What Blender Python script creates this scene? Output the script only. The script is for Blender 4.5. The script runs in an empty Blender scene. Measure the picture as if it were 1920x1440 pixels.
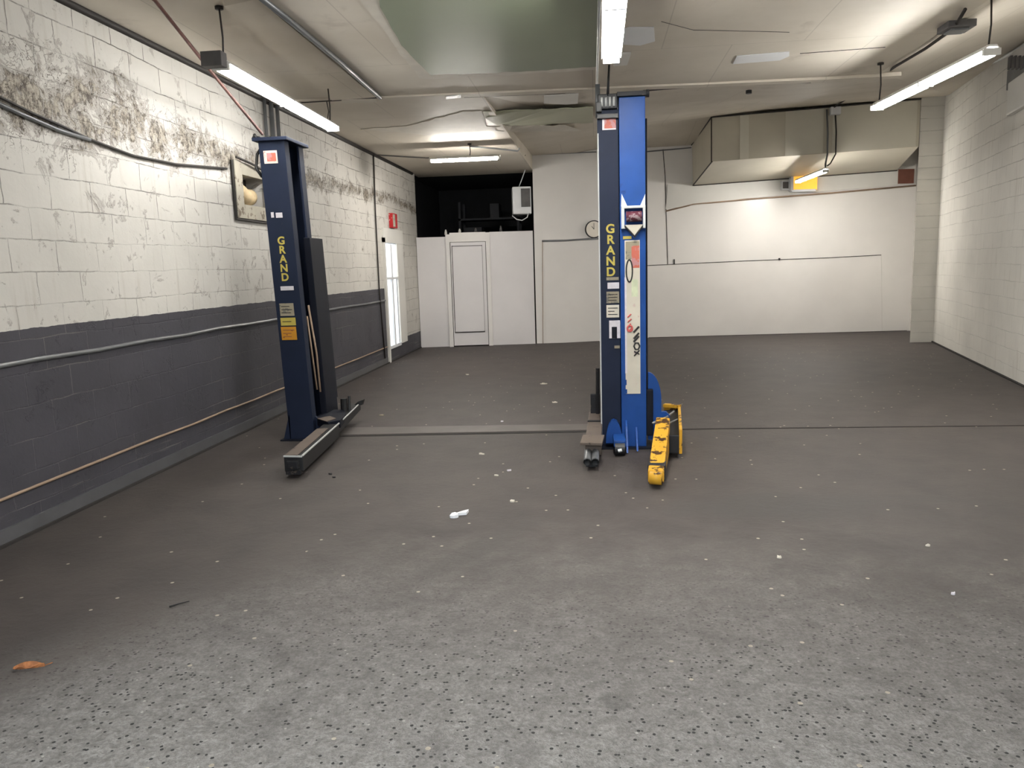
import bpy, bmesh, math, random
from mathutils import Vector, Matrix, Euler
random.seed(4)
S = bpy.context.scene
COL = S.collection

# ---------------------------------------------------------------- camera
FPX, H = 1450.0, 1.55
_f = Vector((156., 224., -FPX)).normalized()
_d = Vector((290., -9730., -FPX)); _d = (_d - _f * _f.dot(_d)).normalized()
_u = -_d; _r = _f.cross(_u)
RT = Matrix((_r, _f, _u))                      # camera vector -> room vector
cd = bpy.data.cameras.new('camera'); cam = bpy.data.objects.new('camera', cd); COL.objects.link(cam)
cam.matrix_world = Matrix.Translation((0, 0, H)) @ RT.to_4x4()
cd.sensor_width = 36; cd.lens = FPX / 1920 * 36; cd.clip_start = 0.02
S.camera = cam
def ray(px, py): return RT @ Vector((px - 960., 720. - py, -FPX))
def onZ(px, py, z=0.0):
    r = ray(px, py); return Vector((0, 0, H)) + r * ((z - H) / r.z)
def onY(px, py, Y):
    r = ray(px, py); return Vector((0, 0, H)) + r * (Y / r.y)
def onX(px, py, X):
    r = ray(px, py); return Vector((0, 0, H)) + r * (X / r.x)
def onV(px, py, P, Q):                         # vertical plane through plan points P, Q
    n = Vector((Q[1]-P[1], P[0]-Q[0], 0)); r = ray(px, py); c = Vector((0, 0, H))
    return c + r * (n.dot(Vector((P[0], P[1], 0)) - c) / n.dot(r))

# ---------------------------------------------------------------- light
w = bpy.data.worlds.new('sky'); S.world = w; w.use_nodes = True
w.node_tree.nodes['Background'].inputs[0].default_value = (.75, .86, 1, 1)
w.node_tree.nodes['Background'].inputs[1].default_value = 0.8
def area(loc, rot, sx, sy, e, c):
    l = bpy.data.lights.new('daylight', 'AREA'); l.shape = 'RECTANGLE'; l.size = sx; l.size_y = sy; l.energy = e; l.color = c; l.spread = math.radians(95)
    o = bpy.data.objects.new('daylight', l); COL.objects.link(o); o.location = loc; o.rotation_euler = rot; return o
# daylight coming in through the open bay door behind the camera
area((-0.3, -0.95, 2.2), (math.radians(38), 0, 0), 3.6, 1.4, 120, (.93, .97, 1))
S.view_settings.view_transform = 'Standard'; S.view_settings.look = 'None'
S.view_settings.exposure = 0.42; S.view_settings.gamma = 1; S.view_settings.use_curve_mapping = False
TUBE = 115.0

# ---------------------------------------------------------------- materials
def lin(c):
    return tuple(((v/255)/12.92 if v/255 <= .04045 else ((v/255+.055)/1.055)**2.4) for v in c) + (1,)
class N:
    def __init__(s, name):
        s.m = bpy.data.materials.new(name); s.m.use_nodes = True; s.t = s.m.node_tree; s.n = s.t.nodes; s.b = s.n['Principled BSDF']
    def node(s, typ, ins=None, **kw):
        x = s.n.new(typ)
        for k, v in kw.items(): setattr(x, k, v)
        for k, v in (ins or {}).items(): s.put(x.inputs[k], v)
        return x
    def put(s, sock, v):
        if isinstance(v, bpy.types.NodeSocket): s.t.links.new(v, sock)
        elif isinstance(v, bpy.types.Node): s.t.links.new(v.outputs[0], sock)
        else: sock.default_value = v
    def math(s, op, a, b=0.0, c=0.0):
        x = s.n.new('ShaderNodeMath'); x.operation = op
        s.put(x.inputs[0], a); s.put(x.inputs[1], b); s.put(x.inputs[2], c); return x.outputs[0]
    def noise(s, vec, scale, detail=4, rough=.55, dist=0.0):
        return s.node('ShaderNodeTexNoise', {'Vector': vec, 'Scale': scale, 'Detail': detail, 'Roughness': rough, 'Distortion': dist}).outputs[0]
    def step(s, v, lo, hi):
        return s.node('ShaderNodeMapRange', {'Value': v, 'From Min': lo, 'From Max': hi}, interpolation_type='SMOOTHSTEP').outputs[0]
    def mix(s, fac, a, b):
        x = s.node('ShaderNodeMix', data_type='RGBA'); s.put(x.inputs[0], fac); s.put(x.inputs[6], a); s.put(x.inputs[7], b); return x.outputs[2]
    def pos(s): return s.node('ShaderNodeNewGeometry').outputs['Position']
    def sep(s, v): return s.node('ShaderNodeSeparateXYZ', {0: v}).outputs
    def comb(s, x, y, z=0.0): return s.node('ShaderNodeCombineXYZ', {0: x, 1: y, 2: z}).outputs[0]
    def bump(s, h, st, d=.01):
        s.put(s.b.inputs['Normal'], s.node('ShaderNodeBump', {'Height': h, 'Strength': st, 'Distance': d}).outputs[0])
    def col(s, c): s.put(s.b.inputs['Base Color'], c)
    def rough(s, r): s.put(s.b.inputs['Roughness'], r)

def paint(name, c, rough=.5, metal=0.0, var=.12, scale=6.0, bump=.1):
    m = N(name); tc = m.node('ShaderNodeTexCoord').outputs['Object']
    n = m.noise(tc, scale, 5); c = lin(c)
    d = tuple(v*(1-var) for v in c[:3])+(1,); e = tuple(min(1, v*(1+var)) for v in c[:3])+(1,)
    m.col(m.mix(m.step(n, .3, .7), d, e)); m.rough(rough); m.b.inputs['Metallic'].default_value = metal
    if bump: m.bump(m.noise(tc, scale*8, 3), bump, .003)
    return m.m
def worn(name, c, c2, amt=.62, rough=.45, scale=9.0, metal=0.0):
    m = N(name); tc = m.node('ShaderNodeTexCoord').outputs['Object']
    n = m.noise(tc, scale, 8, .65); k = m.step(n, amt, amt+.05)
    n2 = m.noise(tc, 3, 3)
    a = m.mix(m.step(n2, .3, .7), tuple(v*.82 for v in lin(c)[:3])+(1,), lin(c))
    m.col(m.mix(k, a, lin(c2))); m.rough(rough); m.b.inputs['Metallic'].default_value = metal
    m.bump(n, .25, .004); m.b.inputs['Specular IOR Level'].default_value = .22; return m.m
def emit(name, c, st):
    m = N(name); m.col(c); m.b.inputs['Emission Color'].default_value = c; m.b.inputs['Emission Strength'].default_value = st; return m.m

def block_wall(name, axis, hi, lo, split, damage, joint=.62):
    m = N(name); p = m.pos(); s = m.sep(p); u = s[axis]; z = s[2]
    wob = m.noise(p, 1.3, 3); wob2 = m.noise(p, 7, 3)
    zz = m.math('ADD', z, m.math('MULTIPLY_ADD', wob, .05, m.math('MULTIPLY', wob2, .018)))
    uu = m.math('ADD', u, m.math('MULTIPLY', wob2, .03))
    br = m.node('ShaderNodeTexBrick', {'Vector': m.comb(uu, zz), 'Color1': (1,1,1,1), 'Color2': (.8,.8,.8,1), 'Mortar': (0,0,0,1),
        'Scale': 1.0, 'Mortar Size': .0048, 'Mortar Smooth': .4, 'Brick Width': .42, 'Row Height': .205})
    fac = br.outputs['Fac']
    brk = m.step(m.noise(p, 2.2, 6, .7), .40, .60)
    jt = m.math('MULTIPLY', fac, m.math('MULTIPLY_ADD', brk, .85, .08))
    base = m.mix(m.step(m.noise(p, .9, 5), .3, .7), lin(hi), tuple(v*.86 for v in lin(hi)[:3])+(1,))
    base = m.mix(m.math('MULTIPLY', m.math('SUBTRACT', 1.0, m.sep(br.outputs['Color'])[0]), .35), base, tuple(v*.7 for v in lin(hi)[:3])+(1,))
    jt = m.math('MULTIPLY', jt, m.math('MULTIPLY_ADD', m.step(z, 1.7, 2.5), .6, .75))
    base = m.mix(m.math('MINIMUM', m.math('MULTIPLY', jt, joint), .9), base, lin((66, 60, 54)))
    # streaks running down the wall
    st = m.noise(m.comb(m.math('MULTIPLY', u, 9.0), m.math('MULTIPLY', z, .7)), 1.6, 4)
    base = m.mix(m.math('MULTIPLY', m.step(st, .56, .74), .25), base, lin((150, 140, 124)))
    h = m.math('MULTIPLY', jt, -1.0)
    if damage:
        # flaked paint along a wandering band
        cz = m.math('MULTIPLY_ADD', m.noise(p, .45, 2), .5, 2.46)
        wd = m.math('MULTIPLY_ADD', m.step(u, 9.0, 4.0), .34, .15)
        band = m.math('SUBTRACT', 1.0, m.math('DIVIDE', m.math('ABSOLUTE', m.math('SUBTRACT', z, cz)), wd))
        band = m.math('MAXIMUM', band, 0.0)
        n1 = m.noise(p, 5.5, 9, .72, .6)
        k = m.step(m.math('MULTIPLY_ADD', band, .22, n1), .655, .70)
        k2 = m.step(m.math('MULTIPLY_ADD', band, .22, n1), .585, .63)
        n3 = m.noise(m.comb(0.0, u, m.math('MULTIPLY', z, .8)), 18, 6, .75)
        expo = m.mix(m.step(n3, .38, .6), lin((74, 66, 58)), lin((176, 168, 154)))
        base = m.mix(m.math('MULTIPLY', k2, .55), base, lin((160, 153, 146)))
        base = m.mix(k, base, expo)
        # fine cracks near the band
        vo = m.node('ShaderNodeTexVoronoi', {'Vector': m.node('ShaderNodeVectorMath', {0: p, 1: m.node('ShaderNodeTexNoise', {'Vector': p, 'Scale': 6.0, 'Detail': 4.0}).outputs[1]}, operation='ADD').outputs[0], 'Scale': 3.2}, feature='DISTANCE_TO_EDGE')
        cr = m.math('MULTIPLY', m.step(vo.outputs[0], .018, .004), m.step(m.math('ADD', band, m.noise(p, 1.1, 3)), .62, .95))
        base = m.mix(m.math('MULTIPLY', cr, .8), base, lin((84, 74, 64)))
        h = m.math('ADD', h, m.math('MULTIPLY', m.math('ADD', m.math('MULTIPLY', k, -1.5), m.math('MULTIPLY', n3, m.math('MULTIPLY', k2, 1.2))), 1.0))
        h = m.math('ADD', h, m.math('MULTIPLY', cr, -.7))
    if lo:
        g = m.mix(m.step(m.noise(p, 1.4, 6, .6), .35, .7), lin(lo), tuple(v*.8 for v in lin(lo)[:3])+(1,))
        scr = m.noise(m.comb(m.math('MULTIPLY', u, .8), m.math('MULTIPLY', z, 26.0)), 1.2, 5, .7)
        low = m.step(z, .5, 0.0)
        g = m.mix(m.math('MULTIPLY', m.step(m.math('MULTIPLY_ADD', low, .12, scr), .67, .76), .5), g, lin((122, 119, 114)))
        g = m.mix(m.math('MULTIPLY', m.math('MULTIPLY', fac, m.step(m.noise(p, .9, 4), .5, .62)), .45), g, lin((116, 114, 110)))
        edge = m.math('SUBTRACT', m.math('MULTIPLY_ADD', wob2, .02, split-.01), m.math('MULTIPLY', m.math('GREATER_THAN', u, 13.3), .93))
        base = m.mix(m.math('LESS_THAN', z, edge), base, g)
    m.b.inputs['Specular IOR Level'].default_value = .3
    m.col(base); m.rough(.62); h = m.math('MULTIPLY_ADD', m.noise(p, 26, 4), .18, h); m.bump(h, .6, .012)
    return m.m

SPOTS = []
for _a, _b, _w, _k in (((1265, 955), (1660, 945), .28, .75), ((1015, 968), (770, 1095), .10, .4), ((560, 1300), (460, 1400), .09, .25), ((1130, 1300), (1180, 1330), .05, .35), ((1590, 1240), (1780, 1330), .07, .2), ((1650, 930), (1830, 940), .06, .5)):
    _p, _q = onZ(*_a), onZ(*_b); _m = (_p+_q)/2; SPOTS.append((_m.x, _m.y, (_q-_p).length/2, _w, math.atan2(_q.y-_p.y, _q.x-_p.x), _k))
def floor_mat():
    m = N('worn_concrete'); p = m.pos(); s = m.sep(p)
    n1 = m.noise(p, .55, 5, .6); n2 = m.noise(p, 2.6, 7, .65, .3); fine = m.noise(p, 60, 6, .8); mid = m.noise(p, 16, 6, .75, .4)
    # smooth sealed slab at the back, bare aggregate in front, lightened as painted daylight
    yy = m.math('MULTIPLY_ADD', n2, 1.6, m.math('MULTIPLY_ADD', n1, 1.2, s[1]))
    bx = m.math('SUBTRACT', m.math('MULTIPLY_ADD', n2, .9, s[0]), m.math('MULTIPLY_ADD', s[1], .30, -2.75))  # diagonal left edge of the daylight patch, painted into the floor colour
    bare_lit = m.math('MULTIPLY', m.step(yy, 6.0, 3.2), m.step(bx, -.2, .8))
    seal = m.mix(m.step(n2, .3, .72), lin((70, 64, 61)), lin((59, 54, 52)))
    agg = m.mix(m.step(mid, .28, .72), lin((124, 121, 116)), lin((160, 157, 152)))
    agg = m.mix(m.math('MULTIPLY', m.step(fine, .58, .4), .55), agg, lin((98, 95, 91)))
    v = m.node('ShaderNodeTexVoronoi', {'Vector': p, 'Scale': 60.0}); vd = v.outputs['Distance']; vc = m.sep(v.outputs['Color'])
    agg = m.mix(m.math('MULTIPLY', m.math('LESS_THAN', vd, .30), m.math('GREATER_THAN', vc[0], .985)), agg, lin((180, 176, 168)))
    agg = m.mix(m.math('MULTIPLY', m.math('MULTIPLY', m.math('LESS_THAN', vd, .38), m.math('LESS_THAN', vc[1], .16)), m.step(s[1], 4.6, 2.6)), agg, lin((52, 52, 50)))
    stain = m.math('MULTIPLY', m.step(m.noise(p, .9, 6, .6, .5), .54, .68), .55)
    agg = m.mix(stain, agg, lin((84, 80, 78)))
    c = m.mix(bare_lit, seal, agg)
    def spot(x, y, ax, ay, rot, k):
        dx = m.math('SUBTRACT', s[0], x); dy = m.math('SUBTRACT', s[1], y); ca, sa = math.cos(rot), math.sin(rot)
        a = m.math('DIVIDE', m.math('ADD', m.math('MULTIPLY', dx, ca), m.math('MULTIPLY', dy, sa)), ax)
        b = m.math('DIVIDE', m.math('SUBTRACT', m.math('MULTIPLY', dy, ca), m.math('MULTIPLY', dx, sa)), ay)
        d = m.math('ADD', m.math('ADD', m.math('MULTIPLY', a, a), m.math('MULTIPLY', b, b)), m.math('MULTIPLY', m.math('SUBTRACT', n2, .5), 4.0))
        return m.math('MULTIPLY', m.step(d, 1.4, .3), k)
    for a_ in SPOTS: c = m.mix(spot(*a_), c, lin((60, 57, 55)))
    v2 = m.node('ShaderNodeTexVoronoi', {'Vector': p, 'Scale': 9.0}); q = m.sep(v2.outputs['Color'])
    c = m.mix(m.math('MULTIPLY', m.math('LESS_THAN', v2.outputs['Distance'], .085), m.math('GREATER_THAN', q[2], .95)), c, lin((170, 160, 144)))
    m.col(c); m.rough(m.math('MULTIPLY_ADD', bare_lit, .25, .62)); m.b.inputs['Specular IOR Level'].default_value = .35
    hh = m.math('ADD', m.math('MULTIPLY', fine, .6), m.math('MULTIPLY', mid, 2.4))
    hh = m.math('MULTIPLY', hh, m.math('MULTIPLY_ADD', bare_lit, 1.0, .12)); m.bump(hh, 1.0, .016)
    return m.m

def ceiling_mat():
    m = N('ceiling_board'); p = m.pos(); s = m.sep(p)
    br = m.node('ShaderNodeTexBrick', {'Vector': m.comb(s[0], s[1]), 'Color1': (1,1,1,1), 'Color2': (.85,.85,.85,1), 'Mortar': (0,0,0,1),
        'Scale': 1.0, 'Mortar Size': .0048, 'Brick Width': 1.22, 'Row Height': 2.44})
    base = m.mix(m.step(m.noise(p, .8, 5), .3, .72), lin((212, 204, 190)), lin((196, 187, 172)))
    base = m.mix(m.math('MULTIPLY', br.outputs['Fac'], .3), base, lin((120, 110, 98)))
    base = m.mix(m.math('MULTIPLY', m.step(m.noise(p, 1.7, 6, .6, .6), .6, .75), .35), base, lin((150, 138, 124)))
    m.col(base); m.rough(.6); m.bump(m.noise(p, 9.0, 3), .12, .004); return m.m

M = dict(
    wall_l=block_wall('painted_block', 1, (205, 202, 195), (68, 67, 73), 1.26, True),
    wall_r=block_wall('painted_block_right', 1, (220, 217, 209), None, 0, False, .3),
    white=paint('white_wall_paint', (224, 221, 217), .30, var=.03, scale=1.2, bump=.03),
    cool=paint('cool_white_panel', (220, 217, 217), .35, var=.03, scale=1.2, bump=.03),
    band=paint('pale_band', (214, 212, 206), .45, var=.05, scale=1.5, bump=.05),
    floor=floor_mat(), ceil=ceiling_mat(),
    green=paint('green_drywall', (136, 145, 122), .4, var=.05, scale=1.0, bump=.03),
    green2=paint('pale_green_drywall', (172, 174, 148), .5, var=.05, scale=1.0, bump=.03),
    paper=paint('torn_paper_edge', (212, 206, 194), .7, var=.05),
    duct=paint('duct_paint', (190, 184, 168), .45, var=.06, scale=1.0, bump=.04),
    duct2=paint('duct_paint_light', (204, 200, 186), .45, var=.04, scale=1.0, bump=.04),
    gap=paint('dark_gap', (34, 30, 28), .9, var=.1, bump=0),
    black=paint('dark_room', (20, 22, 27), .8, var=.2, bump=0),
    shelfd=paint('dark_shelf', (40, 42, 48), .7, var=.2),
    navy=worn('navy_paint', (25, 34, 54), (40, 44, 52), .70, .62),
    navyd=worn('dark_navy_paint', (14, 18, 30), (28, 28, 32), .68, .6),
    blue=worn('blue_paint', (26, 70, 138), (20, 52, 112), .62, .45, 3.0),
    steel=worn('dark_steel', (46, 46, 48), (90, 80, 72), .6, .5, 12.0, .3),
    armtop=worn('greasy_arm_top', (96, 86, 78), (58, 50, 46), .6, .55, 10.0),
    yellow=worn('chipped_yellow_paint', (206, 156, 50), (66, 44, 28), .53, .42, 11.0),
    blk=paint('black_metal', (17, 17, 19), .5, var=.2),
    pipe=paint('grey_conduit', (120, 122, 124), .4, .5, var=.1),
    pipel=paint('light_conduit', (206, 208, 206), .35, .2, var=.05),
    rod=paint('rusty_rod', (104, 72, 66), .5, .3, var=.25, scale=14),
    cable=paint('dark_cable', (40, 35, 32), .6, var=.1, bump=0),
    fix=paint('lamp_housing', (214, 212, 206), .35, var=.04, bump=0),
    plastic=paint('white_plastic', (222, 224, 226), .35, var=.02, bump=0),
    grille=paint('grey_grille', (84, 82, 82), .5, var=.2),
    red=worn('red_paint', (176, 44, 48), (214, 206, 196), .6, .5, 16.0),
    rust=paint('rust_brown', (116, 72, 58), .7, var=.15),
    wood=worn('weathered_wood', (170, 164, 150), (110, 100, 88), .58, .7, 8.0),
    tan=paint('tan_cloth', (206, 184, 146), .8, var=.15, scale=9),
    amber=emit('amber_lens', (1.0, .50, .06, 1), .55),
    tube=emit('fluorescent_tube', (1, .985, .955, 1), TUBE), tube_soft=emit('fluorescent_tube_soft', (1, .985, .955, 1), TUBE*.42), tube_mid=emit('fluorescent_tube_mid', (1, .96, .90, 1), TUBE*1.2), tube_far=emit('fluorescent_tube_far', (1, .955, .89, 1), TUBE*1.7),
    day=emit('daylit_pane', (.86, .93, 1, 1), .75),
    leaf=paint('dry_leaf', (150, 96, 56), .8, var=.35, scale=40),
    trimg=paint('grey_trim', (80, 80, 82), .45, var=.12, scale=4),
    trimo=paint('tan_trim', (146, 124, 104), .55, var=.15, scale=5),
    joint=paint('joint_strip', (82, 76, 72), .6, var=.12, scale=4, bump=.2),
    gold=worn('yellow_decal', (186, 170, 84), (110, 96, 58), .66, .5, 30.0),
    orange=worn('orange_decal', (198, 140, 46), (130, 76, 40), .6, .5, 24.0),
    decal=worn('cream_decal', (212, 206, 190), (196, 176, 168), .6, .5, 8.0),
    pinkd=worn('faded_sticker', (222, 206, 196), (190, 120, 110), .58, .5, 30.0),
    greyd=worn('faded_grey_decal', (150, 142, 122), (110, 108, 100), .55, .5, 26.0),
    whited=paint('white_decal', (206, 202, 206), .5, var=.08, scale=30, bump=0),
    redd=worn('red_decal', (188, 104, 88), (176, 128, 130), .5, .5, 18.0),
    maroon=worn('maroon_grey', (96, 48, 62), (150, 132, 136), .52, .4, 20.0),
    greentint=paint('faded_green_print', (196, 204, 172), .6, var=.1, scale=20, bump=0),
    inkd=paint('black_ink', (26, 26, 28), .6, bump=0),
    inkr=paint('red_ink', (196, 92, 88), .6, bump=0),
    glassy=paint('clock_face', (222, 214, 200), .2, var=.02, bump=0),
)

# ---------------------------------------------------------------- helpers
class MB:
    def __init__(s): s.b = bmesh.new()
    def box(s, x0, x1, y0, y1, z0, z1, bev=0.0, mat=None):
        vs = [Vector((x, y, z)) for x in (x0, x1) for y in (y0, y1) for z in (z0, z1)]
        if mat: vs = [mat @ v for v in vs]
        s.hexa(vs, bev); return s
    def hexa(s, vs, bev=0.0):                # order: x-major, y, z
        v = [s.b.verts.new(p) for p in vs]
        fs = [s.b.faces.new([v[i] for i in q]) for q in ((0,1,3,2),(4,6,7,5),(0,4,5,1),(2,3,7,6),(0,2,6,4),(1,5,7,3))]
        if bev:
            es = {e for f in fs for e in f.edges}
            bmesh.ops.bevel(s.b, geom=list(es), offset=bev, segments=2, affect='EDGES', profile=.7)
        return s
    def prism(s, pts, axis, a, b):           # polygon pts (2D) extruded along axis between a and b
        def mk(p, t):
            return {0: (t, p[0], p[1]), 1: (p[0], t, p[1]), 2: (p[0], p[1], t)}[axis]
        A = [s.b.verts.new(mk(p, a)) for p in pts]; B = [s.b.verts.new(mk(p, b)) for p in pts]
        s.b.faces.new(A); s.b.faces.new(B[::-1])
        for i in range(len(pts)):
            j = (i+1) % len(pts); s.b.faces.new((A[i], B[i], B[j], A[j]))
        return s
    def tube(s, pts, r, seg=10, closed_ends=True, r2=None):
        pts = [Vector(p) for p in pts]; rings = []; n = len(pts); ref = None
        for i, p in enumerate(pts):
            t = (pts[min(i+1, n-1)] - pts[max(i-1, 0)]).normalized()
            if ref is None: ref = t.orthogonal().normalized()
            ref = (ref - t*ref.dot(t)).normalized(); q = t.cross(ref)
            rr = r if r2 is None else r + (r2-r)*i/(n-1)
            rings.append([s.b.verts.new(p + (ref*math.cos(a)+q*math.sin(a))*rr) for a in [2*math.pi*k/seg for k in range(seg)]])
        for a, b in zip(rings, rings[1:]):
            for k in range(seg): s.b.faces.new((a[k], a[(k+1) % seg], b[(k+1) % seg], b[k]))
        if closed_ends: s.b.faces.new(rings[0][::-1]); s.b.faces.new(rings[-1])
        return s
    def poly(s, pts):
        s.b.faces.new([s.b.verts.new(p) for p in pts]); return s
    def build(s, name, mat, parent=None, smooth=False):
        bmesh.ops.recalc_face_normals(s.b, faces=s.b.faces)
        me = bpy.data.meshes.new(name); s.b.to_mesh(me); s.b.free(); me.materials.append(M[mat] if isinstance(mat, str) else mat)
        if smooth:
            for p in me.polygons: p.use_smooth = True
        o = bpy.data.objects.new(name, me); COL.objects.link(o)
        if parent:
            o.parent = parent
            base = Vector((0, 0, 0)); q = parent
            while q: base += q.location; q = q.parent
            me.transform(Matrix.Translation(-base))
        return o
def thing(name, label, cat, loc, group=None):
    o = bpy.data.objects.new(name, None); COL.objects.link(o); o.location = loc; o.empty_display_size = .1
    return tag(o, label, cat, group)
def tag(o, label, cat, group=None):
    o['label'] = label; o['category'] = cat
    if group: o['group'] = group
    return o
def struct(o): o['kind'] = 'structure'; return o
def text(name, s, size, mat, parent, origin, ex, ey, depth=.001):
    c = bpy.data.curves.new(name, 'FONT'); c.body = s; c.size = size; c.offset = size*.03; c.extrude = depth; c.align_x = 'CENTER'; c.align_y = 'CENTER'
    c.space_line = .8
    t = bpy.data.objects.new('tmp', c); COL.objects.link(t); dg = bpy.context.evaluated_depsgraph_get()
    me = bpy.data.meshes.new_from_object(t.evaluated_get(dg)); bpy.data.objects.remove(t)
    ex = Vector(ex).normalized(); ey = Vector(ey).normalized(); ez = ex.cross(ey)
    Rm = Matrix((ex, ey, ez)).transposed().to_4x4(); base = Vector((0, 0, 0)); q = parent
    while q: base += q.location; q = q.parent
    me.transform(Matrix.Translation(Vector(origin)-base) @ Rm); me.name = name; me.materials.clear(); me.materials.append(M[mat])
    o = bpy.data.objects.new(name, me); COL.objects.link(o); o.parent = parent; return o
def beam(mb, a, b, w, h0, h1, za, zb, bev=.006):   # bar from plan point a to b, width w, heights h0/h1, bottoms za/zb
    a = Vector(a); b = Vector(b); d = (b-a).normalized(); n = Vector((-d.y, d.x))*w/2
    vs = []
    for p, z, h in ((a, za, h0), (b, zb, h1)):
        for sgn in (1, -1):
            q = p+n*sgn; vs += [Vector((q.x, q.y, z)), Vector((q.x, q.y, z+h))]
    return mb.hexa(vs, bev)

# ---------------------------------------------------------------- room shell
XL = -3.52; YF = -1.0
def xr(Y): return 4.932 + .2077*(Y-9.452)       # the right wall runs outwards towards the back
A0, A1 = (XL, 15.25), (.55, 15.88)              # left stretch of the far wall
B0, B1 = (.55, 16.33), (6.46, 16.80)            # right stretch, set further back
def ya(x): return A0[1] + (x-A0[0])*(A1[1]-A0[1])/(A1[0]-A0[0])
def yb(x): return B0[1] + (x-B0[0])*(B1[1]-B0[1])/(B1[0]-B0[0])
YE = 19.2
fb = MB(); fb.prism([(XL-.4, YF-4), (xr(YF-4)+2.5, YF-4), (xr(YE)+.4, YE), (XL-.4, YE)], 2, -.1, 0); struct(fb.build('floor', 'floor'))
lw = MB()
# left wall, with the recess for the framed niche and the side door left open
NY0, NY1, NZ0, NZ1 = 7.58, 8.18, 2.22, 2.56
DY0, DY1, DZ0, DZ1 = 12.85, 13.62, .25, 2.02
lw.box(XL-.25, XL, YF, NY0, 0, 3.8).box(XL-.25, XL, NY0, NY1, 0, NZ0).box(XL-.25, XL, NY0, NY1, NZ1, 3.8)
lw.box(XL-.25, XL, NY1, DY0, 0, 3.8).box(XL-.25, XL, DY0, DY1, 0, DZ0).box(XL-.25, XL, DY0, DY1, DZ1, 3.8).box(XL-.25, XL, DY1, 15.4, 0, 3.8)
lw.box(XL-.25, XL-.22, NY0, NY1, NZ0, NZ1)
struct(lw.build('wall_left', 'wall_l'))
rw = MB(); rw.prism([(xr(YF), YF), (xr(17), 17), (xr(17)+.25, 17), (xr(YF)+.25, YF)], 2, 0, 4.8); struct(rw.build('wall_right', 'wall_r'))
# pier on the right wall that carries the end of the duct
PX = onY(1722, 300, 14.5).x
pr = MB(); pr.prism([(PX, 14.5), (xr(14.5)+.02, 14.5), (xr(15)+.02, 15.0), (PX+.26, 15.0)], 2, 0, 4.6); struct(pr.build('trim_1', 'wall_r'))
# far wall, right stretch
bw = MB(); bw.prism([B0, (B1[0]+.1, yb(B1[0]+.1)), (B1[0]+.1, B1[1]+.3), (B0[0], B0[1]+.3)], 2, 0, 4.8)
bw.prism([(A1[0], A1[1]), (A1[0]+.12, A1[1]), (A1[0]+.12, B0[1]+.1), (A1[0], B0[1]+.1)], 2, 0, 4.8)
struct(bw.build('wall_back', 'white'))
XO = -1.20                                      # right edge of the dark opening
aw = MB(); aw.prism([(XO, ya(XO)), A1, (A1[0], A1[1]+.15), (XO, ya(XO)+.15)], 2, 0, 4.6); struct(aw.build('wall_back', 'white'))
# front wall behind the camera with the open bay door
fw = MB(); fw.box(XL-.25, -2.1, YF-.2, YF, 0, 4.6).box(2.1, 3.2, YF-.2, YF, 0, 4.6).box(-2.1, 2.1, YF-.2, YF, 3.0, 4.6); struct(fw.build('wall_front', 'white'))
# dark store room behind the partition
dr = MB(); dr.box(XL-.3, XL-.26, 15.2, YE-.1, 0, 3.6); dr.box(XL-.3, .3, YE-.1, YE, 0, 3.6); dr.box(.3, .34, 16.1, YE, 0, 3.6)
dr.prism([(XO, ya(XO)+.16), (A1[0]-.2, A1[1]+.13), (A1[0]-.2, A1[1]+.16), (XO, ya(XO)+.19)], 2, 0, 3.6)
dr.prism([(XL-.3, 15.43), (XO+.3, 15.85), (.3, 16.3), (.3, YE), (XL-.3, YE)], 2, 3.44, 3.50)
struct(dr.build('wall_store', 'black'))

# ceiling: flat over the front, rising over the right rear bay
def crow(Y, zs): return [Vector((x, Y, z)) for x, z in zip((XO, .6, 2.95, xr(Y)+.1), zs)]
rows = [crow(YF, (3.42, 3.42, 3.42, 3.9)), crow(8.75, (3.42, 3.42, 3.42, 3.97)), crow(14.5, (3.66, 3.95, 4.14, 4.22)), crow(17.05, (3.75, 3.80, 3.86, 4.4))]
cb = MB(); g = [[cb.b.verts.new(v) for v in r] for r in rows]
for a, b in zip(g, g[1:]):
    for i in range(3): cb.b.faces.new((a[i], a[i+1], b[i+1], b[i]))
lf = [cb.b.verts.new(p) for p in ((XL-.05, YF, 3.42), (XO, YF, 3.42), (XO, 8.75, 3.42), (XL-.05, 8.75, 3.42), (XL-.05, 16.0, 3.42), (XO, 16.0, 3.42))]
cb.b.faces.new((lf[0], lf[1], lf[2], lf[3])); cb.b.faces.new((lf[3], lf[2], lf[5], lf[4]))
cb.b.faces.new((g[1][0], g[2][0], cb.b.verts.new((XO, 14.5, 3.42)), cb.b.verts.new((XO, 8.75, 3.42))))
cb.b.faces.new((g[2][0], g[3][0], cb.b.verts.new((XO, 17.05, 3.42)), cb.b.verts.new((XO, 14.5, 3.42))))
bmesh.ops.remove_doubles(cb.b, verts=cb.b.verts, dist=.001)
ceiling = struct(cb.build('ceiling', 'ceil'))
def zc(x, Y):
    def row(i, x): 
        r = rows[i]
        for a, b in zip(r, r[1:]):
            if x <= b.x or b is r[-1]: return a.z + (b.z-a.z)*max(0, (x-a.x)/(b.x-a.x))
    if x < XO: return 3.42
    ys = [YF, 8.75, 14.5, 17.05]
    for i in range(3):
        if Y <= ys[i+1] or i == 2:
            t = (Y-ys[i])/(ys[i+1]-ys[i]); return row(i, x)*(1-t)+row(i+1, x)*t
def onC(px, py):
    z = 3.42
    for _ in range(40):
        p = onZ(px, py, z); z = z*.5 + .5*zc(p.x, p.y)
    return onZ(px, py, z)
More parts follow.
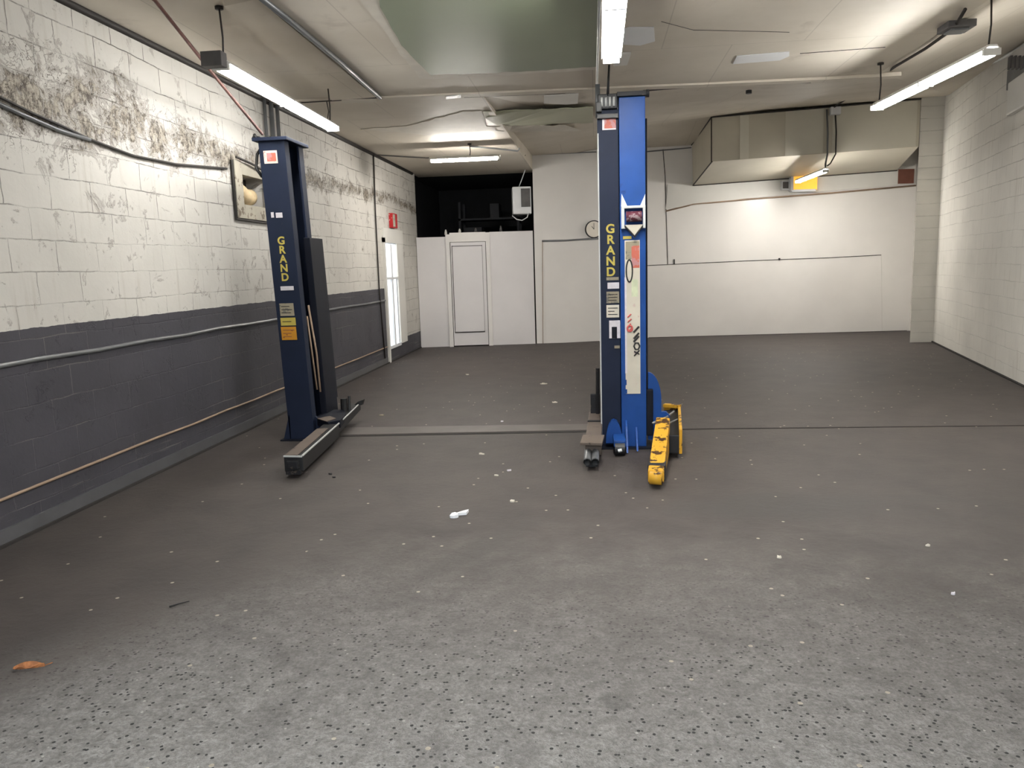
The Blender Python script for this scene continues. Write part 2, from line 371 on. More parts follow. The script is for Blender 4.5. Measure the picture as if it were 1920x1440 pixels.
def sheet(name, pix, mat, drop, th=.006, parent=ceiling, jag=0):
    pts = []
    for i, q in enumerate(pix):
        pts.append(q)
        if jag:
            n = pix[(i+1) % len(pix)]; k = max(2, int(math.hypot(n[0]-q[0], n[1]-q[1])/12))
            for j in range(1, k): pts.append((q[0]+(n[0]-q[0])*j/k+random.uniform(-jag, jag), q[1]+(n[1]-q[1])*j/k+random.uniform(-jag, jag)))
    P = [onC(*q) for q in pts]; mb = MB()
    a = [mb.b.verts.new((p.x, p.y, p.z-drop)) for p in P]; b = [mb.b.verts.new((p.x, p.y, p.z-drop-th)) for p in P]
    fa = mb.b.faces.new(a); fb_ = mb.b.faces.new(b[::-1])
    for i in range(len(P)): j = (i+1) % len(P); mb.b.faces.new((a[i], b[i], b[j], a[j]))
    bmesh.ops.triangulate(mb.b, faces=[fa, fb_])
    return mb.build(name, mat, parent)
sheet('torn_board_edge', [(672, -40), (676, 0), (698, 30), (720, 56), (742, 88), (768, 122), (786, 146), (830, 146), (900, 142), (980, 138), (1060, 134), (1122, 130), (1126, 0), (1126, -40)], 'paper', .001, .004, jag=2)
sheet('green_drywall', [(700, -60), (712, 10), (735, 52), (752, 82), (780, 112), (808, 139), (900, 136), (1000, 131), (1118, 123), (1124, 0), (1124, -60)], 'green', .006, .005, jag=1)
sheet('green_drywall', [(905, 207), (1112, 198), (1112, 228), (960, 233), (915, 232)], 'green2', .012, jag=1.0)
sheet('torn_board_edge', [(676, 242), (760, 236), (792, 228), (868, 208), (903, 207), (912, 236), (1060, 234), (1090, 244), (980, 247), (930, 244), (810, 252), (730, 246)], 'paper', .002, .005, jag=1.5)
sheet('ceiling_board', [(418, 0), (482, -14), (704, 175), (622, 181)], 'ceil', .001, .04)
sheet('patch', [(1168, 54), (1180, 50), (1226, 50), (1228, 76), (1200, 84), (1168, 82)], 'plastic', .001, .006)
sheet('patch', [(1382, 104), (1480, 96), (1480, 104), (1462, 112), (1374, 119)], 'plastic', .001, .006)
sheet('patch', [(1162, 98), (1183, 97), (1176, 118), (1150, 120)], 'band', .001, .02)
# cross beam, seam, long joint of the ceiling
bm_ = MB(); bm_.prism([(XL, 8.47), (2.6, 8.84), (3.2, 8.84), (3.2, 8.96), (2.6, 8.96), (XL, 8.66)], 2, 3.402, 3.44); bm_.build('cross_batten', 'ceil', ceiling)
cg = MB()
def ctube(mb, pix, r, dz=.012): mb.tube([Vector((p.x, p.y, p.z-dz)) for p in (onC(*q) for q in pix)], r, 8)
ctube(cg, [(560, 189), (640, 184), (712, 179)], .016); ctube(cg, [(870, 180), (1060, 172)], .008); ctube(cg, [(1206, 168), (1300, 160), (1420, 153), (1520, 152)], .010)
ctube(cg, [(700, 289), (800, 295), (985, 290)], .010); ctube(cg, [(1240, 40), (1300, 56), (1400, 58), (1480, 60)], .002, .002)
ctube(cg, [(1500, 100), (1660, 88)], .003, .002)
cg.build('open_seam', 'cable', ceiling)
sheet('patch', [(640, 181), (706, 179), (706, 184), (642, 187)], 'paper', .03, .01)
sheet('patch', [(836, 177), (864, 174), (864, 179), (836, 182)], 'plastic', .012, .012)
sheet('patch', [(1020, 178), (1085, 174), (1083, 192), (1062, 194), (1020, 192)], 'band', .002, .012)

# wall plane helpers for the far wall
ua = (Vector((A1[0], A1[1], 0))-Vector((A0[0], A0[1], 0))).normalized(); na = Vector((ua.y, -ua.x, 0))
ub = (Vector((B1[0], B1[1], 0))-Vector((B0[0], B0[1], 0))).normalized(); nb = Vector((ub.y, -ub.x, 0))
def wallbox(mb, pl, px0, py0, px1, py1, d0, d1, bev=0.0):
    """box on the far wall between two image-measured corners, from d0 to d1 in front of it"""
    P, Q, n, u = (A0, A1, na, ua) if pl == 'A' else (B0, B1, nb, ub)
    a = onV(px0, py0, P, Q); b = onV(px1, py1, P, Q)
    t0 = (a-Vector((P[0], P[1], 0))).dot(u); t1 = (b-Vector((P[0], P[1], 0))).dot(u)
    O = Vector((P[0], P[1], 0)); vs = []
    for t in (t0, t1):
        for d in (d1, d0):
            for z in (b.z, a.z): v = O+u*t+n*d; vs.append(Vector((v.x, v.y, z)))
    return mb.hexa(vs, bev)
def walltube(mb, pl, pix, r, d=0.005):
    P, Q, n = (A0, A1, na) if pl == 'A' else (B0, B1, nb)
    return mb.tube([onV(*q, P, Q)+n*d for q in pix], r, 8)

# partition below the dark opening
def part_prism(mb, x0, x1, d0, d1, z0, z1):
    O = Vector((A0[0], A0[1], 0)); vs = []
    for t in (x0-A0[0], x1-A0[0]):
        for d in (d1, d0):
            for z in (z0, z1): v = O+ua*t+na*d; vs.append(Vector((v.x, v.y, z)))
    return mb.hexa(vs)
p1 = MB(); part_prism(p1, -3.51, -2.93, -.10, .0, 0, 2.18)
part_prism(p1, -2.06, -1.20, -.10, .02, 0, 2.25)
struct(p1.build('wall_partition', 'cool'))
d1 = MB(); part_prism(d1, -2.93, -2.85, -.1, .10, 0, 2.22); part_prism(d1, -2.14, -2.06, -.1, .10, 0, 2.24); part_prism(d1, -2.85, -2.14, -.1, .10, 2.07, 2.25)
dj = struct(d1.build('door_1', 'white'))
e = MB(); part_prism(e, -2.84, -2.15, -.02, .07, .02, 2.065); leaf = e.build('door_leaf', 'cool', dj)
e = MB(); part_prism(e, -2.80, -2.22, .07, .082, .30, 1.98); e.build('door_panel', 'cool', dj)
e = MB()
for a_ in ((-2.225, -2.215, .28, 2.0), (-2.815, -2.805, .28, 2.0), (-2.815, -2.215, 1.985, 1.995), (-2.815, -2.215, .275, .29)): part_prism(e, a_[0], a_[1], .065, .079, a_[2], a_[3])
e.build('panel_groove', 'gap', leaf)

# flush door and moulding on the left stretch of the far wall
e = MB(); wallbox(e, 'A', 1020, 448, 1130, 641, .0, .012); fd = struct(e.build('door_2', 'white'))
e = MB(); walltube(e, 'A', [(1018, 645), (1017, 450)], .006); e.build('door_gap', 'trimo', fd)
e = MB(); walltube(e, 'A', [(1016, 452), (1060, 451), (1124, 447)], .018, .02); struct(e.build('trim_2', 'pipe', None, True))
e = MB(); walltube(e, 'A', [(1001, 290), (1118, 285)], .010); struct(e.build('trim_3', 'pipe'))

# panels, ledges and lines on the right stretch
e = MB(); wallbox(e, 'B', 1254, 346, 1712, 352, .0, .01) if False else None
def bandmesh(name, top, bot, mat, d):
    mb = MB(); n = nb
    T = [onV(*q, B0, B1) for q in top]; Bt = [onV(*q, B0, B1) for q in bot]
    va = [mb.b.verts.new(p+n*d) for p in T]; vb = [mb.b.verts.new(p+n*d) for p in Bt]; vc = [mb.b.verts.new(p-n*.01) for p in Bt]; vd = [mb.b.verts.new(p-n*.01) for p in T]
    for i in range(len(T)-1):
        mb.b.faces.new((va[i], va[i+1], vb[i+1], vb[i])); mb.b.faces.new((vb[i], vb[i+1], vc[i+1], vc[i])); mb.b.faces.new((vd[i], vd[i+1], va[i+1], va[i]))
    mb.b.faces.new((va[0], vb[0], vc[0], vd[0])); mb.b.faces.new((va[-1], vb[-1], vc[-1], vd[-1])); return struct(mb.build(name, mat))
bandmesh('trim_4', [(1252, 346), (1480, 322), (1716, 310)], [(1248, 392), (1400, 372), (1716, 344)], 'band', .03)
e = MB(); walltube(e, 'B', [(1248, 396), (1300, 383), (1400, 374), (1560, 362), (1716, 348)], .016, .02); struct(e.build('trim_5', 'trimo', None, True))
e = MB(); walltube(e, 'B', [(1243, 280), (1247, 330), (1249, 400), (1252, 495)], .007); walltube(e, 'B', [(1212, 498), (1252, 496), (1400, 489), (1560, 483), (1652, 478)], .006); struct(e.build('trim_6', 'cable'))
e = MB(); walltube(e, 'B', [(1652, 478), (1654, 620)], .004, .003); struct(e.build('trim_7', 'band'))
e = MB(); walltube(e, 'B', [(1206, 285), (1296, 277)], .012); struct(e.build('trim_8', 'pipe'))
e = MB(); walltube(e, 'B', [(1264, 486), (1264, 495)], .012, .01); tag(e.build('wall_hook', 'blk'), 'tiny dark hook on the white far wall just right of the vertical line', 'hook')
e = MB(); walltube(e, 'B', [(1461, 484), (1461, 488)], .018, .01); tag(e.build('wall_hook', 'blk'), 'tiny dark stud midway along the thin line of the white far wall', 'hook')
e = MB(); wallbox(e, 'B', 1683, 318, 1711, 344, .03, .05); tag(e.build('access_plate', 'rust'), 'square rust brown plate on the far wall under the duct near the right corner', 'plate')

# dark gap line along the foot of the far wall
e = MB(); walltube(e, 'A', [(1000, 646), (1124, 640)], .012, .004); struct(e.build('baseboard_back', 'gap'))
e = MB(); walltube(e, 'B', [(1216, 633.5), (1700, 620.5)], .012, .004); struct(e.build('baseboard_back_right', 'gap'))
e = MB(); e.tube([(xr(2)-.01, 2, .01), (xr(16.6)-.01, 16.6, .01)], .015, 6); struct(e.build('baseboard_right', 'gap'))

# trims of the left wall
def lbar(name, pts, mat, r):
    mb = MB(); mb.tube(pts, r, 8); return struct(mb.build(name, mat, None, True))
def jit(z, a): return [(XL+.012, y, z+random.uniform(-a, a)) for y in [YF+.1+i*.6 for i in range(int((12.7-YF)/.6))]]+[(XL+.012, 12.72, z)]
lbar('trim_9', jit(1.06, .006), 'pipe', .016)
lbar('trim_10', jit(.28, .005), 'trimo', .010)
e = MB(); e.box(XL, XL+.02, YF, 12.7, .0, .10); struct(e.build('baseboard_left', 'trimg'))
e = MB(); e.tube([(XL+.02, YF, .006), (XL+.022, 15.2, .006)], .014, 6); struct(e.build('trim_11', 'gap'))
lbar('trim_12', [(XL, YF, 3.405), (XL, 15.2, 3.405)], 'cable', .03)
# side door in the left wall, ajar onto daylight
e = MB(); t = .09
e.box(XL-.02, XL+.035, DY0-t, DY0, 0, DZ1+.08).box(XL-.02, XL+.03, DY1, DY1+.46, .25, DZ1+.08).box(XL-.02, XL+.035, DY0-t, DY1+.46, DZ1, DZ1+.24)
dl = struct(e.build('door_3', 'band'))
e = MB(); e.box(XL-.03, XL-.01, DY0-.01, DY1+.01, .25, 1.42); e.build('lower_pane', 'day', dl)
e = MB(); e.box(XL-.02, XL-.0, DY0, DY1, 1.42, 2.01); e.build('roller_blind', 'day', dl)
e = MB(); e.box(XL-.01, XL+.02, 13.22, 13.30, .25, 2.0); e.box(XL-.01, XL+.025, DY0, DY1, 1.40, 1.44); e.box(XL-.01, XL+.03, DY0, DY1, .22, .27); e.build('muntin', 'plastic', dl)

# floor joint
e = MB(); e.prism([(-2.6, 7.02), (.1, 7.19), (.1, 7.46), (-2.6, 7.36)], 2, 0, .012); struct(e.build('trim_13', 'joint'))
e = MB(); e.prism([(-2.6, 6.98), (.1, 7.13), (.1, 7.18), (-2.6, 7.02)], 2, 0, .004); e.prism([(.5, 7.19), (1.15, 7.22), (3.9, 7.27), (3.9, 7.29), (1.15, 7.25), (.5, 7.23)], 2, 0, .004); struct(e.build('trim_14', 'gap'))

# ---------------------------------------------------------------- fluorescent lamps
def lamp(label, a, b, z, w=.13, hang=(), segs=2, group=None, tm='tube', hw=1.0):
    """two-tube strip between plan points a and b, tubes at height z"""
    a = Vector(a); b = Vector(b); d = (b-a); L = d.length; d.normalize(); n = Vector((-d.y, d.x))
    mid = (a+b)/2; r = thing('fluorescent_light', label, 'light', (mid.x, mid.y, z))
    def P(s, o, zz): q = a+d*s+n*o; return Vector((q.x, q.y, zz))
    mb = MB(); prof = [(-w/2*hw, z+.018), (-w/4*hw, z+.055), (w/4*hw, z+.055), (w/2*hw, z+.018), (w/4*hw, z+.04), (-w/4*hw, z+.04)]
    A = [mb.b.verts.new(P(0, o, zz)) for o, zz in prof]; B = [mb.b.verts.new(P(L, o, zz)) for o, zz in prof]
    for i in range(6): j = (i+1) % 6; mb.b.faces.new((A[i], B[i], B[j], A[j]))
    mb.b.faces.new(A); mb.b.faces.new(B[::-1]); mb.build('housing', 'fix', r)
    seg = L/segs
    for k in range(segs):
        for o in (-w*.24, w*.24):
            mb = MB(); mb.tube([P(k*seg+.05, o, z), P((k+1)*seg-.05, o, z)], .019, 10); mb.build('tube', tm, r, True)
    for k in range(segs+1):
        s = min(max(k*seg, .012), L-.012)
        mb = MB(); q0, q1 = P(s-.012, -w/2, z-.022), P(s+.012, w/2, z+.03)
        vs = [P(ss, o, zz) for ss in (s-.012, s+.012) for o in (-w*.42, w*.42) for zz in (z-.02, z+.03)]
        mb.hexa(vs, .003); mb.build('lamp_holder', 'fix', r)
    for s in hang:
        q = P(s, 0, 0); zt = zc(q.x, q.y)
        mb = MB(); mb.tube([(q.x, q.y, z+.05), (q.x+.01, q.y, (z+zt)/2), (q.x, q.y, zt-.002)], .007, 8); mb.tube([(q.x, q.y, zt-.02), (q.x, q.y, zt-.002)], .03, 10)
        mb.build('hanger', 'cable', r, True)
    return r
l1 = lamp('long two-tube fluorescent lamp hanging over the left blue-black lift post', (-2.60, 5.46), (-2.655, 8.02), 3.0, .15, (.06, 2.45), 2, None, 'tube_soft')
mb = MB(); mb.box(-2.70, -2.55, 5.38, 5.47, 2.99, 3.09, .006); mb.build('end_bracket', 'grille', l1)
lamp('two-tube fluorescent lamp running overhead at the top centre of the photo', (.125, 3.5), (.135, 5.93), 3.0, .14, (.3, 2.3))
l3 = lamp('long fluorescent lamp hung beside the right block wall', (2.91, 6.30), (2.80, 8.36), 3.0, .15, (.06, 2.0), 2, None, 'tube', .8)
pa, pb = onY(806, 300, 12.0), onY(938, 299, 12.0)
lamp('short fluorescent lamp above the dark opening in the far wall', (pa.x, 12.0), (pb.x, 12.0), pa.z-.02, .14, (.62,), 1, None, 'tube_far')
pc, pd = onY(1550, 318, 13.9), onY(1498, 340, 15.6)
lamp('small fluorescent lamp slung under the duct pointing at the amber fitting', (pc.x, 13.95), (pd.x, 15.7), pc.z-.02, .12, (), 1, None, 'tube_mid')

# amber fitting below the duct
c0 = onV(1502, 347, B0, B1); r = thing('wall_lantern', 'amber glowing fitting on the far wall below the duct', 'lamp', c0)
e = MB(); wallbox(e, 'B', 1482, 332, 1527, 357, .03, .16, .02); e.build('amber_lens', 'amber', r)
e = MB(); wallbox(e, 'B', 1480, 357, 1524, 360, .03, .17); wallbox(e, 'B', 1478, 331, 1482, 359, .03, .18); e.build('frame', 'plastic', r)
r = thing('junction_box', 'small grey socket box on the far wall left of the amber fitting', 'box', onV(1471, 349, B0, B1))
e = MB(); wallbox(e, 'B', 1463, 340, 1480, 357, .03, .10, .006); e.build('box_body', 'plastic', r)
e = MB(); wallbox(e, 'B', 1465, 342, 1475, 354, .10, .112, .003); e.build('cover', 'grille', r)

# ---------------------------------------------------------------- duct
DF = 14.5
def dv(px, py, back=False): return onV(px, py, B0, B1) if back else onY(px, py, DF)
ftl, ftr = dv(1335, 215), dv(1722, 190); fbl, fbr = dv(1335, 303), dv(1722, 275)
btl, bbl = dv(1297, 279, True), dv(1299, 348, True); btr, bbr = dv(1706, 240, True), dv(1706, 319, True)
ftl.z = min(ftl.z, zc(ftl.x, DF)-.01); ftr.z = zc(PX, DF)-.02; btl.z = zc(btl.x, 16.4)-.02; btr.z = zc(btr.x, 16.7)-.02
ftr.x = PX-.005; fbr.x = PX-.005; btr.x = bbr.x = 6.05; btr.y = bbr.y = yb(6.05)-.02; btl.y -= .02; bbl.y -= .02
r = thing('air_duct', 'large boxy painted sheet metal duct high on the right of the far wall', 'duct', (4, 15.5, 3.2))
e = MB(); e.hexa([fbl, ftl, bbl, btl, fbr, ftr, bbr, btr], .008); e.build('duct_body', 'duct', r)
def fseam(px0, px1, mat, name, d=.012):
    mb = MB(); t0 = (px0-1335)/387; t1 = (px1-1335)/387; vs = []
    for t in (t0, t1):
        lo, hi = fbl.lerp(fbr, t), ftl.lerp(ftr, t)
        for y in (-d, 0.0): vs += [lo+Vector((0, y, .01)), hi+Vector((0, y, -.015))]
    mb.hexa(vs, .002); return mb.build(name, mat, r)
fseam(1388, 1405, 'duct2', 'seam_flange', .010); fseam(1474, 1545, 'duct2', 'front_panel', .008); fseam(1562, 1716, 'duct2', 'front_panel', .008)
e = MB(); e.tube([ftl+Vector((0, -.01, .0)), ftr+Vector((0, -.01, 0))], .014, 8); e.tube([fbl, bbl], .012, 8); e.tube([fbl+Vector((-.01, 0, 0)), ftl+Vector((-.01, 0, 0))], .010, 8)
e.tube([bbl+Vector((0, -.02, 0)), bbr+Vector((0, -.02, 0))], .014, 8); e.tube([ftl+Vector((-.01, 0, 0)), btl+Vector((-.01, -.0, 0))], .012, 8); e.build('edge_angle', 'cable', r)
# ---------------------------------------------------------------- conduits and cables
def run(name, pts, rad, mat, label, cat):
    mb = MB(); mb.tube(pts, rad, 8); return tag(mb.build(name, mat, None, True), label, cat)
cpts = [Vector((p.x, p.y, p.z-.03)) for p in (onC(*q) for q in ((1810, 10), (1790, 45), (1735, 85), (1680, 118), (1640, 146), (1590, 180), (1556, 203)))]
run('ceiling_conduit', cpts, .014, 'cable', 'dark wire run crossing the ceiling to the top of the duct', 'cable')
cj = onY(1549, 206, DF)
r = thing('ceiling_rose', 'grey metal box with wires where the right ceiling cables meet', 'box', onC(1795, 42))
p = onC(1795, 42); e = MB(); e.box(p.x-.11, p.x+.11, p.y-.1, p.y+.12, p.z-.06, p.z-.002, .01); e.build('box_body', 'grille', r)
e = MB(); e.box(p.x-.07, p.x+.07, p.y-.06, p.y+.08, p.z-.075, p.z-.06, .004); e.build('cover', 'pipe', r)
dp = [cj+Vector((0, -.04, 0)), onY(1551, 250, DF)+Vector((0, -.04, 0)), onY(1550, 290, DF)+Vector((0, -.04, 0)), onY(1546, 308, DF)+Vector((0, -.06, 0)), Vector((pc.x+.0, 13.97, pc.z+.05))]
run('drop_conduit', dp, .016, 'pipe', 'grey conduit running down the duct face to the small lamp', 'conduit')
run('drop_cable', [q+Vector((.14, 0, 0)) for q in dp[:3]]+[dp[3]+Vector((.08, 0, 0)), dp[4]+Vector((.03, .0, .02))], .012, 'cable', 'dark cable hanging right of the grey conduit on the duct face', 'cable')
e = MB(); q = onY(1564, 209, DF); e.box(q.x-.09, q.x+.08, DF-.13, DF-.012, q.z-.07, q.z+.06, .015); tag(e.build('junction_box', 'plastic'), 'small white box at the top of the duct face', 'box')
wp = [onV(px, py, (xr(0)-.03, 0), (xr(10)-.03, 10)) for px, py in ((1730, 190), (1780, 163), (1850, 122), (1880, 108), (1925, 84))]
run('wall_conduit', wp, .022, 'pipel', 'pale conduit running along the top of the right block wall', 'conduit')
q = onV(1912, 122, (xr(0), 0), (xr(10), 10))
r = thing('wall_vent_box', 'pale louvred box high on the right block wall at the photo edge', 'box', q)
def rbox(mb, px0, py0, px1, py1, d0, d1, bev=.004):
    P, Q = (xr(0), 0), (xr(10), 10); a = onV(px0, py0, P, Q); b = onV(px1, py1, P, Q); u = Vector((Q[0]-P[0], Q[1]-P[1], 0)).normalized(); n = Vector((-u.y, u.x, 0)); vs = []
    for p_ in (a, b):
        for d in (d0, d1):
            for z in (b.z, a.z): v = p_+n*d; vs.append(Vector((v.x, v.y, z)))
    mb.hexa(vs, bev); return mb
e = MB(); rbox(e, 1900, 104, 1945, 135, .0, .05); e.build('box_body', 'band', r)
for k in range(4):
    e = MB(); rbox(e, 1903+k*8, 107, 1907+k*8, 126, .05, .075, .001); e.build('louvre', 'grille', r)
e = MB(); rbox(e, 1899, 132, 1945, 136, .0, .06); e.build('shelf_lip', 'pipe', r)
e = MB(); rbox(e, 1902, 155, 1945, 190, .0, .07, .02); tag(e.build('wall_box', 'band'), 'plain pale box on the right wall under the louvred box', 'box')
# left wall cables
def lp(px, py, d=.02): v = onX(px, py, XL+d); return v
run('wall_cable', [lp(-20, 175), lp(0, 182), lp(60, 212), lp(120, 238), lp(170, 262), lp(250, 292), (lp(330, 308)), lp(425, 316)], .010, 'cable', 'dark cable sagging along the flaking left wall to the wooden niche', 'cable')
run('wall_cable', [lp(-20, 186), lp(40, 214), lp(110, 244), lp(168, 262)], .014, 'pipe', 'grey pipe beside the dark cable at the upper left photo edge', 'pipe')
run('wall_cable', [lp(700, 288), lp(704, 400), lp(711, 540), lp(722, 672)], .012, 'cable', 'thin dark line running down the left wall before the daylit door', 'cable')
tp = Vector((-2.965, 6.95, 2.80))
run('stay_rod', [(-2.87, 4.2, 3.62-.2), onZ(290, 0, 3.40), onZ(402, 160, 3.08) if False else (onZ(290, 0, 3.40)+tp)/2+Vector((0, 0, -.01)), tp], .013, 'rod', 'rusty rod slanting from the ceiling to the top of the left post', 'rod')
for i, (px, wd) in enumerate(((500, .02), (512, .026), (523, .022))):
    p = onX(px, 230, XL+.05); lo = -0.0
    run('vertical_conduit', [(XL+.04, p.y, 3.40), (XL+.04, p.y, 2.2)], wd, 'pipe', ('leftmost', 'middle', 'rightmost')[i]+' of the three grey conduits on the wall behind the left post', 'conduit').__setitem__('group', 'conduits behind the left post')
run('ceiling_pipe', [Vector((p.x, p.y, p.z-.03)) for p in (onC(480, -20), onC(560, 45), onC(640, 112), onC(712, 178))], .022, 'pipe', 'grey pipe along the ceiling between the left lamp and the green patch', 'pipe')
run('ceiling_pipe', [Vector((p.x, p.y, p.z-.02)) for p in (onC(1124, -20), onC(1122, 60), onC(1120, 120), onC(1119, 170))], .012, 'pipel', 'thin pale conduit on the ceiling left of the top centre lamp', 'conduit')
run('loose_wire', [onC(612, 186)-Vector((0, 0, .01)), onC(612, 186)-Vector((.0, -.05, .12)), onC(612, 186)-Vector((.05, -.08, .3))], .006, 'cable', 'short loose wire hanging beside the end of the left lamp', 'wire')
q = onC(1404, 169); e = MB(); e.tube([(q.x, q.y, q.z-.04), (q.x, q.y, q.z-.002)], .035, 14); tag(e.build('ceiling_hook', 'blk'), 'small dark round fitting on the ceiling right of the blue post', 'fitting')
q = onY(870, 272, 12.1); run('lamp_feed_cable', [(q.x+.08, 12.2, 3.405), (q.x+.4, 12.5, 3.405), (q.x+.75, 12.9, 3.405), (q.x+.80, 12.6, 3.40)], .012, 'pipe', 'grey feed wire on the ceiling right of the far short lamp', 'cable')

# ---------------------------------------------------------------- left wall niche
r = thing('wall_niche_frame', 'weathered wooden frame around a square hole in the left wall', 'frame', (XL, 7.9, 2.1))
for nm, a_ in (('side_board', (7.44, 7.60, 2.11, 2.67)), ('side_board', (8.16, 8.34, 2.11, 2.66)), ('top_board', (7.60, 8.16, 2.54, 2.66)), ('bottom_board', (7.60, 8.16, 2.11, 2.25))):
    e = MB(); e.box(XL+.002, XL+.04, *a_, .004); e.build(nm, 'wood', r)
e = MB(); e.tube([(XL+.02, 7.43, 2.66), (XL+.02, 7.43, 2.10), (XL+.02, 8.34, 2.095)], .015, 6); e.build('dark_edge', 'cable', r)
e = MB(); e.tube([(XL+.055, 7.46, 2.69), (XL+.08, 7.75, 2.66), (XL+.08, 8.3, 2.59)], .012, 6); tag(e.build('niche_cable', 'cable', None, True), 'dark cable draped across the top of the wooden wall frame', 'cable')
e = MB(); e.box(XL-.215, XL-.19, NY0+.01, NY1-.01, NZ0+.01, NZ1-.01); tag(e.build('niche_backing', 'gap'), 'dark board at the back of the hole in the left wall', 'board')
e = MB(); pts = []
for i in range(9):
    t = i/8; pts.append((XL-.10, 7.68+t*.36, 2.43-.08*t+.015*math.sin(t*7)))
e.tube(pts, .06, 14, True, .085); tag(e.build('rolled_bundle', 'tan', None, True), 'rolled tan bundle stuffed into the hole in the left wall', 'bundle')

# ---------------------------------------------------------------- alarm box, clock, AC unit, store room contents
r = thing('alarm_box', 'red box on the left wall above the daylit door', 'alarm', (XL, 13.4, 2.40))
e = MB(); e.box(XL, XL+.07, 13.28, 13.60, 2.28, 2.53, .01); e.build('box_body', 'red', r)
e = MB(); e.box(XL+.07, XL+.078, 13.29, 13.42, 2.30, 2.51, .002); e.build('faded_front', 'wood', r)

cc = onV(1113, 430, A0, A1)+na*.02; r = thing('wall_clock', 'round white wall clock half hidden behind the blue lift post', 'clock', cc)
def disc(mb, c, n, rad, t, seg=32): mb.tube([c, c+n*t], rad, seg); return mb
e = MB(); disc(e, cc-na*.02, na, .175, .05); e.build('rim', 'blk', r, False)
e = MB(); disc(e, cc+na*.028, na, .155, .006); e.build('face', 'glassy', r)
e = MB(); v0 = cc+na*.037; e.tube([v0, v0+Vector((-.05, 0, .06))], .006, 6); e.tube([v0, v0+Vector((.0, 0, .12))], .004, 6); e.build('hands', 'blk', r)

ac = onV(976, 377, A0, A1)
r = thing('air_conditioner', 'white window air conditioner at the right end of the dark opening', 'air conditioner', (XO-.2, ac.y, ac.z))
def ab(mb, x0, x1, d0, d1, z0, z1, bev=.01):
    O = Vector((A0[0], A0[1], 0)); vs = []
    for t in (x0-A0[0], x1-A0[0]):
        for d in (d1, d0):
            for z in (z0, z1): v = O+ua*t+na*d; vs.append(Vector((v.x, v.y, z)))
    return mb.hexa(vs, bev)
e = MB(); ab(e, -1.585, -1.22, -.25, .12, 2.575, 3.10, .02); e.build('case', 'plastic', r)
e = MB(); ab(e, -1.42, -1.24, .12, .135, 2.71, 3.06, .004); e.build('grille', 'grille', r)
e = MB(); ab(e, -1.57, -1.23, .12, .13, 2.60, 2.67, .003); e.build('lower_panel', 'plastic', r)
run('power_cord', [onV(960, 405, A0, A1)+na*.1, onV(968, 412, A0, A1)+na*.13, onV(978, 414, A0, A1)+na*.13, onV(988, 408, A0, A1)+na*.1, onV(990, 400, A0, A1)+na*.13], .009, 'plastic', 'white cord looping below the air conditioner', 'cord')
run('hanging_cord', [onV(973, 350, A0, A1)+na*.05, onV(980, 332, A0, A1)+na*.05, onV(987, 310, A0, A1)+na*.06], .009, 'plastic', 'white cord rising from the air conditioner to the ceiling', 'cord')
def sb(name, x0, x1, y0, y1, z0, z1, mat, label, cat, g=None):
    mb = MB(); mb.box(x0, x1, y0, y1, z0, z1, .01); return tag(mb.build(name, mat), label, cat, g)
r = thing('shelf_rack', 'dark shelf rack in the unlit room behind the partition', 'shelf', (-2.4, 17.6, 0))
for x in (-3.0, -1.7):
    for y in (17.3, 17.9):
        e = MB(); e.box(x, x+.05, y, y+.05, 0, 3.0); e.build('upright', 'shelfd', r)
for z in (1.2, 2.0, 2.6):
    e = MB(); e.box(-3.0, -1.65, 17.3, 17.95, z, z+.04); e.build('shelf_board', 'shelfd', r)
sb('storage_box', -2.9, -2.5, 17.35, 17.8, 2.04, 2.45, 'shelfd', 'dark box on the left of the shelf rack in the unlit room', 'box')
sb('storage_box', -2.3, -2.1, 17.35, 17.8, 2.64, 2.95, 'shelfd', 'narrow dark box on the top shelf in the unlit room', 'box')
for px, py, h_, lab in ((836, 441, .10, 'small pale bottle on the left end of the partition door frame'), (862, 437, .08, 'small pale bottle above the middle of the partition door'), (939, 432, .12, 'small grey bottle on the partition right of the door'), (892, 437, .09, 'small dull bottle above the right side of the partition door')):
    q = onV(px, py, A0, A1); z0 = 2.25 if px > 836 else 2.22; d = -na*.03; c = Vector((q.x, q.y, z0))+d
    mb = MB(); mb.tube([c, c+Vector((0, 0, h_*.6)), c+Vector((0, 0, h_*.75)), c+Vector((0, 0, h_))], .03, 10, True, .012); tag(mb.build('bottle', 'band' if px in (836, 862) else 'grille', None, True), lab, 'bottle', 'bottles on the partition')

# ---------------------------------------------------------------- left lift post
TL = .034                                        # the post leans slightly: x shift per metre of height
def lean(mb, k, z0=0):
    for v in mb.b.verts: v.co.x -= k*(v.co.z-z0)
    return mb
def grand(parent, x, y, ztop, step, size, k, mat):
    for i, ch in enumerate('GRAND'):
        z = ztop-step*i; text('letter', ch, size, mat, parent, (x-k*z, y, z), (1, 0, 0), (0, 0, 1))
LY = 6.85
r = thing('lift_post', 'dark navy vehicle lift post standing by the left wall', 'lift post', (-2.76, 7.05, 0))
x0, x1 = -2.875, -2.635
e = MB(); e.box(x0, x1, LY, LY+.03, .012, 2.72, .004).box(x0, x0+.03, LY+.03, LY+.45, .012, 2.72, .004).box(x0, x1, LY+.42, LY+.45, .012, 2.72, .004)
e.box(x1-.02, x1, LY+.03, LY+.10, .012, 2.72, .003).box(x1-.02, x1, LY+.34, LY+.42, .012, 2.72, .003)
lean(e, TL); e.build('column', 'navy', r)
e = MB(); e.box(x0+.03, x1-.09, LY+.12, LY+.34, .02, 2.66); lean(e, TL); e.build('inner_carriage', 'navyd', r)
e = MB(); e.box(x0-.04, x1+.04, LY-.04, LY+.50, 2.72, 2.75, .006); lean(e, TL); e.build('top_plate', 'navy', r)
